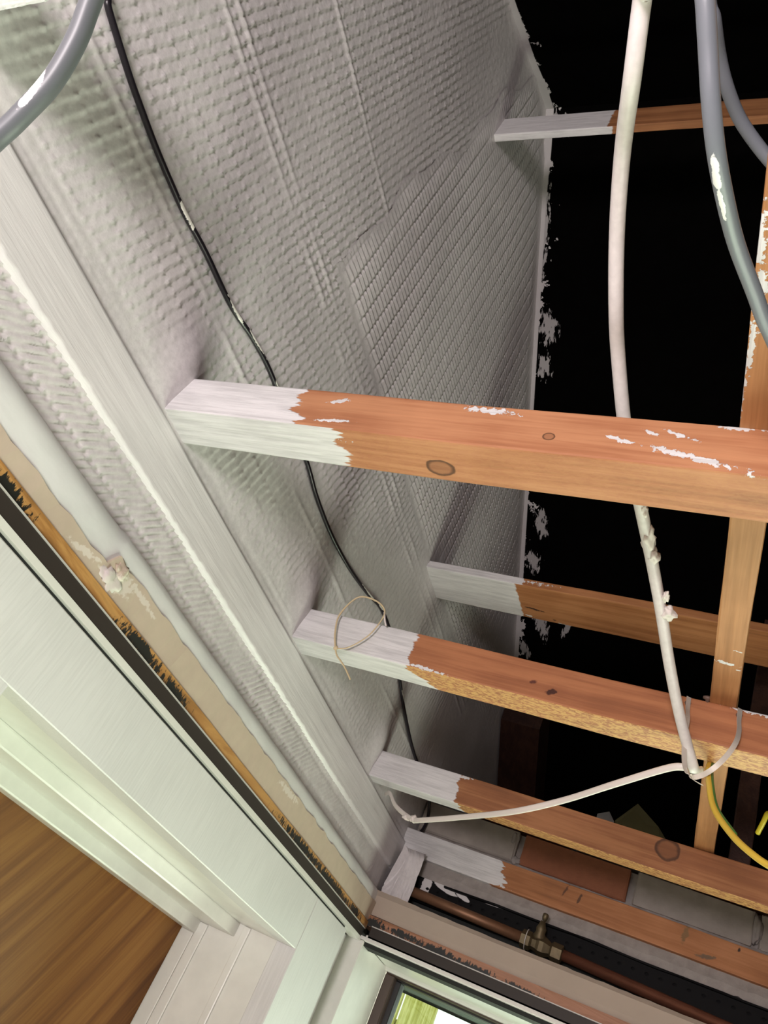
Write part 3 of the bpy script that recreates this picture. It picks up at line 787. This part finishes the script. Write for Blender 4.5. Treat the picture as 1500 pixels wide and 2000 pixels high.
# ------------------------------------------------------------------ pipe, valve and vent strip along the far wall
tray = empty('vent_strip', (0, 2.77, .60), 'black perforated plastic strip above the copper pipe', 'vent')
def perforated():
    x = -.99; verts = []; faces = []; z0, z1 = .598, .674
    hz0, hz1 = .640, .649
    def quad(a, b, c, d):
        k = len(verts); verts.extend([(a, 2.764, c), (b, 2.764, c), (b, 2.764, d), (a, 2.764, d)]); faces.append((k, k + 1, k + 2, k + 3))
    while x < 3.0:
        quad(x, x + .010, z0, z1)
        for (q, r) in ((.010, .013), (.013, .019), (.019, .022)):
            pad = .002 if q != .013 else 0
            quad(x + q, x + r, z0, hz0 + pad); quad(x + q, x + r, hz1 - pad, z1)
        quad(x + .022, x + .040, z0, z1)
        x += .040
    return from_py('perforated_face', verts, faces, M['vent'], tray)
M['vent'] = mat_spots('black_plastic_with_paint', (0.004, 0.004, 0.0045),
    [((-.862, 2.764, .66), (0, 0, 1), .03, .012), ((-.80, 2.764, .668), (1, 0, -.25), .036, .0085), ((-.735, 2.764, .662), (1, 0, -.3), .022, .006), ((-.70, 2.764, .68), (1, 0, -.1), .07, .006)],
    (0.62, 0.60, 0.60), 0.5, 0.2, 60.0, 0.7, .12, .25, (1, 1, 3), spec=0.1)
perforated()
box('vent_back', -.99, 3.0, 2.775, 2.798, .598, .672, M['black_plastic'], tray)
box('vent_lip', -.80, 3.0, 2.752, 2.776, .668, .674, M['black_plastic'], tray, axis=0, cuts=60, wob=.0012)
pipe = empty('copper_pipe', (-.45, 2.72, .605), 'copper water pipe with a valve along the far wall', 'pipe')
def pz(x): return .607 - .018 * (x + .80) / .85
lathe('pipe_run', (-.97, 2.72, pz(-.97)), Vector(W((-.47, 2.72, pz(-.47)))) - Vector(W((-.97, 2.72, pz(-.97)))), [(0, .0098), (.50 * S, .0098)], mat_plain('paint_stained_copper', (0.24, 0.125, 0.07), .5, .55, .3, 30.0), pipe)
lathe('pipe_run', (-.42, 2.72, pz(-.42)), (1, 0, -.04), [(0, .0098), (3.0 * S, .0098)], M['copper'], pipe)
valve = lathe('valve_body', (-.505, 2.72, pz(-.505)), (1, 0, -.04), [(0, .010), (.001, .016), (.018, .0165), (.022, .012), (.030, .0135), (.036, .017), (.044, .0175), (.052, .014), (.056, .012), (.060, .0165), (.078, .0165), (.080, .010)], M['brass'], pipe, ring=6, smooth=False)
lathe('bonnet', (-.452, 2.72, pz(-.452) + .012), (0, -.25, 1), [(0, .012), (.006, .013), (.014, .009), (.020, .010), (.026, .007), (.034, .004)], M['brass'], valve, ring=14)
lathe('spindle', (-.450, 2.708, pz(-.45) + .068), (.1, -.2, 1), [(0, .0035), (.006, .0055), (.012, .0055), (.014, .003)], M['brass'], valve, ring=10)
tube('tape_ring', [(-.487, 2.72 + .030 * math.cos(a), pz(-.487) + .030 * math.sin(a)) for a in [2 * math.pi * k / 10 for k in range(11)]], .0009, M['edge_metal'], valve, closed=True, ring=6)

# ------------------------------------------------------------------ cables
WHITE = [(-.20, .12, .90), (-.192, .200, .945), (-.192, .249, .958), (-.202, .282, .98), (-.209, .351, .96), (-.23, .453, .995), (-.238, .553, .989), (-.235, .651, .958), (-.232, .732, .949), (-.215, .846, .91), (-.195, .946, .891), (-.173, 1.082, .881), (-.15, 1.202, .856), (-.127, 1.328, .825), (-.099, 1.435, .785), (-.061, 1.527, .73)]
WHITE = WHITE[2:]
CABLE = [(-.35, -1.78, .876), (-.34, -1.64, .876), (-.28, -.9, .84), (-.22, -.2, .86), (-.20, .10, .915)] + WHITE
wc = empty('white_cable', (-.2, .6, .95), 'thick white cable hanging from above down to the strap on the middle joist', 'cable')
tube('sheath', CABLE, .0062, M['white_cable'], wc, n=8, ring=16)
blob('paint_lump', (-.176, 1.052, .884), .007, (.9, 2.6, 1.0), M['filler'], wc, 11)
blob('paint_lump', (-.184, .985, .886), .0045, (.9, 2.4, 1.0), M['filler'], wc, 12)
blob('paint_lump', (-.166, 1.085, .878), .0055, (.9, 2.0, 1.0), M['filler'], wc, 13)
blob('paint_lump', (-.137, 1.205, .853), .0055, (1.3, 1.8, 1.0), M['filler'], wc, 14)
blob('paint_lump', (-.142, 1.165, .858), .0035, (1.0, 2.4, 1.0), M['filler'], wc, 15)

M['grey_a'] = mat_spots('grey_cable_sheath', (0.15, 0.16, 0.185), [((-.0901, .3502, .735), (.15, 1, .2), .009, .0030), ((-.0885, .3650, .738), (.15, 1, .2), .010, .0026), ((-.0833, .3893, .745), (.2, 1, .25), .014, .0016), ((-.076, .4194, .7577), (.2, 1, .3), .012, .0013)],
                      (0.75, 0.73, 0.73), 0.42, 0.04, 260.0, 1.3, .05, .2)
M['grey_l'] = mat_spots('grey_cable_sheath_painted', (0.115, 0.122, 0.135), [((-.5400, .1364, .4620), (-.37, .37, -.9), .011, .0026), ((-.5366, .1327, .4724), (-.37, .37, -.9), .006, .002), ((-.5449, .1409, .4523), (-.37, .37, -.9), .006, .002)],
                      (0.80, 0.78, 0.80), 0.42, 0.04, 260.0, 1.3, .05, .2)
tag(tube('grey_cable', [(-.20, -1.78, .875), (-.19, -1.64, .875), (-.16, -.9, .82), (-.135, -.1, .80), (-.125, .12, .81), (-.118, .216, .808), (-.112, .234, .791), (-.105, .268, .772), (-.098, .302, .753), (-.09, .343, .744), (-.08, .397, .755),
     (-.069, .449, .771), (-.05, .508, .783), (-.033, .557, .79), (-.003, .621, .800), (.05, .70, .85), (.10, .78, .874), (.14, .95, .874)], .0049, M['grey_a'], n=8, ring=14),
    'thick grey cable with white paint chips, nearest the upper right edge', 'cable')
tag(tube('grey_cable', [(-.05, -1.78, .875), (-.06, -1.64, .875), (-.10, -.9, .90), (-.14, -.2, 1.02), (-.150, .10, 1.09), (-.152, .304, 1.097), (-.143, .345, 1.089), (-.136, .387, 1.096), (-.125, .423, 1.095), (-.108, .462, 1.096), (-.083, .496, 1.091),
     (-.056, .522, 1.08), (-.017, .553, 1.072), (.08, .62, 1.02), (.20, .74, .92), (.30, .80, .876), (.5, .86, .874)], .0049, M['grey_a'], n=8, ring=14),
    'second grey cable, curving off to the right behind the thick grey one', 'cable')
tag(tube('grey_cable', [(-.50, .09, .774), (-.50, .07, .70), (-.504, .072, .62), (-.509, .085, .561), (-.517, .103, .533), (-.523, .121, .506), (-.535, .138, .476), (-.551, .149, .45), (-.564, .156, .432), (-.588, .166, .40),
     (-.66, .18, .345), (-.80, .20, .31), (-.935, .21, .30)], .0049, M['grey_l'], n=8, ring=14),
    'grey cable looping across the upper left corner, white paint scrape', 'cable')

BL = [(-.984, -.10, 1.06), (-.982, .08, 1.052), (-.982, .193, 1.047), (-.982, .217, 1.038), (-.982, .297, 1.023), (-.982, .348, 1.017), (-.982, .41, 1.012), (-.982, .471, 1.011), (-.982, .527, 1.012), (-.982, .601, 1.021), (-.982, .718, 1.027),
      (-.982, .803, 1.046), (-.982, .88, 1.056), (-.982, .951, 1.056), (-.982, 1.05, 1.055), (-.982, 1.167, 1.052), (-.982, 1.264, 1.037), (-.982, 1.39, 1.032), (-.982, 1.539, 1.044), (-.982, 1.686, 1.071), (-.982, 1.814, 1.103),
      (-.982, 1.955, 1.098), (-.982, 2.099, 1.068), (-.982, 2.275, 1.019), (-.982, 2.492, .98), (-.980, 2.681, .974), (-.978, 2.76, .972), (-.968, 2.805, .925), (-.960, 2.814, .884), (-.960, 2.814, .850), (-.966, 2.800, .815), (-.972, 2.775, .795)]
M['black_cable'] = mat_spots('black_cable_sheath', (0.012, 0.010, 0.014),
    [((-.976, .525, 1.012), (0, 1, .02), .019, .0042), ((-.976, .735, 1.03), (0, 1, .1), .026, .0032), ((-.976, .82, 1.05), (0, 1, .15), .030, .0026), ((-.976, .94, 1.058), (0, 1, 0), .012, .003),
     ((-.976, 1.70, 1.075), (0, 1, .2), .05, .0022), ((-.976, 1.80, 1.10), (0, 1, .2), .02, .002), ((-.976, 2.19, 1.04), (0, 1, -.2), .12, .0010), ((-.976, 2.66, .976), (0, 1, 0), .02, .004), ((-.97, 2.90, .84), (0, 0, 1), .016, .003)],
    (0.78, 0.76, 0.70), 0.3, 0.1, 200.0, 1.6, .12, .25)
tag(tube('black_cable', BL, .0034, M['black_cable'], n=8, ring=12), 'thin black cable draped along the white ribbed wall, spotted with paint', 'cable')

BR = [(-.05, 1.56, .752), (-.061, 1.535, .735), (-.081, 1.522, .729), (-.112, 1.535, .722), (-.205, 1.602, .691), (-.311, 1.70, .665), (-.429, 1.79, .639)]
# last stretch runs back up to the wall
BR += [(-.585, 1.945, .640), (-.71, 2.06, .640), (-.765, 2.12, .650), (-.86, 2.22, .700), (-.93, 2.31, .760), (-.972, 2.38, .779)]
bc = empty('white_branch_cable', (-.5, 1.9, .66), 'flat white cable stretching from the strap to the left wall below the joists', 'cable')
tube('sheath', BR, .0042, M['flat_cable'], bc, rb=.0026, flat_dir=(.1, -.5, .9), n=8, ring=12)
blob('paint_lump', (-.755, 2.108, .648), .0045, (1.5, 1.2, 1.2), M['filler'], bc, 21)
blob('paint_lump', (-.79, 2.146, .657), .004, (1.8, 1.0, 1.0), M['filler'], bc, 22)

ew = empty('earth_wire', (0, 1.45, .6), 'yellow and green earth wire hanging from the strap on the middle joist', 'wire')
EW = [(-.035, 1.62, .868), (-.037, 1.600, .80), (-.038, 1.550, .755), (-.036, 1.516, .732), (-.030, 1.485, .690), (-.015, 1.452, .634), (.018, 1.404, .578), (.05, 1.367, .542), (.08, 1.345, .522), (.13, 1.310, .500), (.25, 1.25, .47)]
tube('yellow_sheath', EW, .0034, mat_plain('yellow_wire_sheath', (0.62, 0.42, 0.05), .38, 0, .05), ew, n=8)
tube('green_stripe', [(p[0] + .0046, p[1] + .0006, p[2] + .0022) for p in EW[:7]], .0022, M['green_flex'], ew, n=8)

st = empty('metal_strap', (-.045, 1.48, .78), 'thin galvanised metal band looped round the middle joist holding the cables', 'strap')
def ribbon(name, pts, wdir, w, th, mat, parent):
    P = catmull([W(p) for p in pts], 6); verts = []; faces = []
    wd0 = Vector(wdir).normalized()
    for i, p in enumerate(P):
        t = (P[min(i + 1, len(P) - 1)] - P[max(i - 1, 0)]).normalized()
        wd = (wd0 - t * wd0.dot(t)).normalized(); nn = t.cross(wd)
        for a, b in ((-1, -1), (1, -1), (1, 1), (-1, 1)):
            verts.append(p + wd * (w / 2 * a) + nn * (th / 2 * b))
    for i in range(len(P) - 1):
        for k in range(4):
            q = (k + 1) % 4
            faces.append((i * 4 + k, i * 4 + q, i * 4 + 4 + q, i * 4 + 4 + k))
    faces += [(3, 2, 1, 0), tuple(range(len(verts) - 4, len(verts)))]
    me = bpy.data.meshes.new(name); me.from_pydata(verts, [], faces); me.update()
    return link(name, me, mat, parent, False)
ribbon('band', [(.000, 1.487, .862), (.001, 1.482, .835), (.004, 1.474, .808), (.002, 1.468, .78), (-.009, 1.470, .75), (-.027, 1.475, .721), (-.046, 1.486, .705), (-.063, 1.49, .700), (-.077, 1.486, .716), (-.086, 1.478, .764), (-.088, 1.476, .808), (-.092, 1.484, .835), (-.094, 1.488, .862)],
       (.85, .35, -.5), .0056, .0007, M['strap'], st)
ribbon('band_tail', [(-.072, 1.486, .712), (-.064, 1.484, .696), (-.054, 1.480, .688), (-.040, 1.476, .682)], (.5, 1, .2), .004, .0007, M['strap'], st)
lathe('nail_head', (.000, 1.4925, .850), (0, -1, 0), [(0, .0035), (.0016, .0035), (.002, .002)], M['iron'], st, ring=10)
lathe('nail_head', (-.094, 1.4925, .850), (0, -1, 0), [(0, .0035), (.0016, .0035), (.002, .002)], M['iron'], st, ring=10)
tag(lathe('nail', (-.060, 1.497, .862), (0, -.4, 1), [(0, .0022), (.004, .0025), (.005, .0055), (.008, .0055), (.009, .003)], M['iron'], None, ring=10), 'rusty nail head on top of the middle joist beside the crossing timber', 'nail')

tie = empty('cable_tie', (-.84, 1.475, .84), 'yellowed plastic tie looped loosely at the white end of the middle joist', 'tie')
tube('loop', [(-.862, 1.478, .765), (-.882, 1.474, .807), (-.893, 1.473, .857), (-.870, 1.473, .914), (-.82, 1.473, .915), (-.787, 1.473, .892), (-.786, 1.473, .854), (-.801, 1.475, .813), (-.833, 1.478, .778), (-.862, 1.480, .768)], .0013, M['tie'], tie, rb=.0008, n=8, ring=8)
tube('tail', [(-.864, 1.478, .769), (-.852, 1.480, .752), (-.836, 1.484, .741), (-.818, 1.486, .727), (-.795, 1.486, .705)], .0012, M['tie'], tie, rb=.0008, n=8, ring=8)
blob('tie_head', (-.862, 1.477, .768), .0028, (1.2, .8, 1.3), M['tie'], tie, 31, amp=.1)
tube('tail', [(-.787, 1.474, .890), (-.776, 1.474, .868), (-.768, 1.476, .856)], .0014, M['flat_cable'], tie, n=6, ring=8)

# rubbish lying on the wall top behind the knotted joist
def slab(name, pts, th, mat, label, cat):
    n_ = len(pts)
    v = [Vector(p) for p in pts]
    nn = (v[1] - v[0]).cross(v[2] - v[0]).normalized() * th
    verts = [tuple(p) for p in v] + [tuple(p + nn) for p in v]
    faces = [tuple(range(n_))[::-1], tuple(range(n_, 2 * n_))] + [(i, (i + 1) % n_, n_ + (i + 1) % n_, n_ + i) for i in range(n_)]
    return tag(from_py(name, verts, faces, mat), label, cat)
slab('paper_scrap', [(-.345, 2.91, 1.00), (-.15, 2.95, 1.00), (-.135, 2.98, 1.10), (-.20, 2.97, 1.17), (-.283, 2.955, 1.225), (-.345, 2.945, 1.135)], .004, M['paper_y'], 'yellowish paper scrap standing on the wall top behind the knotted joist', 'paper')
slab('paper_scrap', [(-.40, 2.90, 1.00), (-.34, 2.90, 1.00), (-.345, 2.93, 1.125), (-.368, 2.93, 1.155), (-.405, 2.92, 1.13)], .004, M['paper_w'], 'small grey paper scrap beside the yellowish one on the wall top', 'paper')
slab('paper_scrap', [(-.26, 2.88, 1.0), (-.19, 2.89, 1.0), (-.22, 2.92, 1.085), (-.285, 2.92, 1.105), (-.31, 2.91, 1.06)], .003, M['paper_y'], 'lower dull yellow paper flap in front of the larger scrap', 'paper')
tag(tube('yellow_wire', [(.080, 2.05, .866), (.088, 2.02, .885), (.094, 2.006, .902), (.102, 2.01, .895), (.15, 2.06, .868), (.3, 2.2, .868)], .0035, mat_plain('yellow_green_wire', (.55, .48, .02), .4), n=8), 'short loop of yellow wire at the right edge above the knotted joist', 'wire')
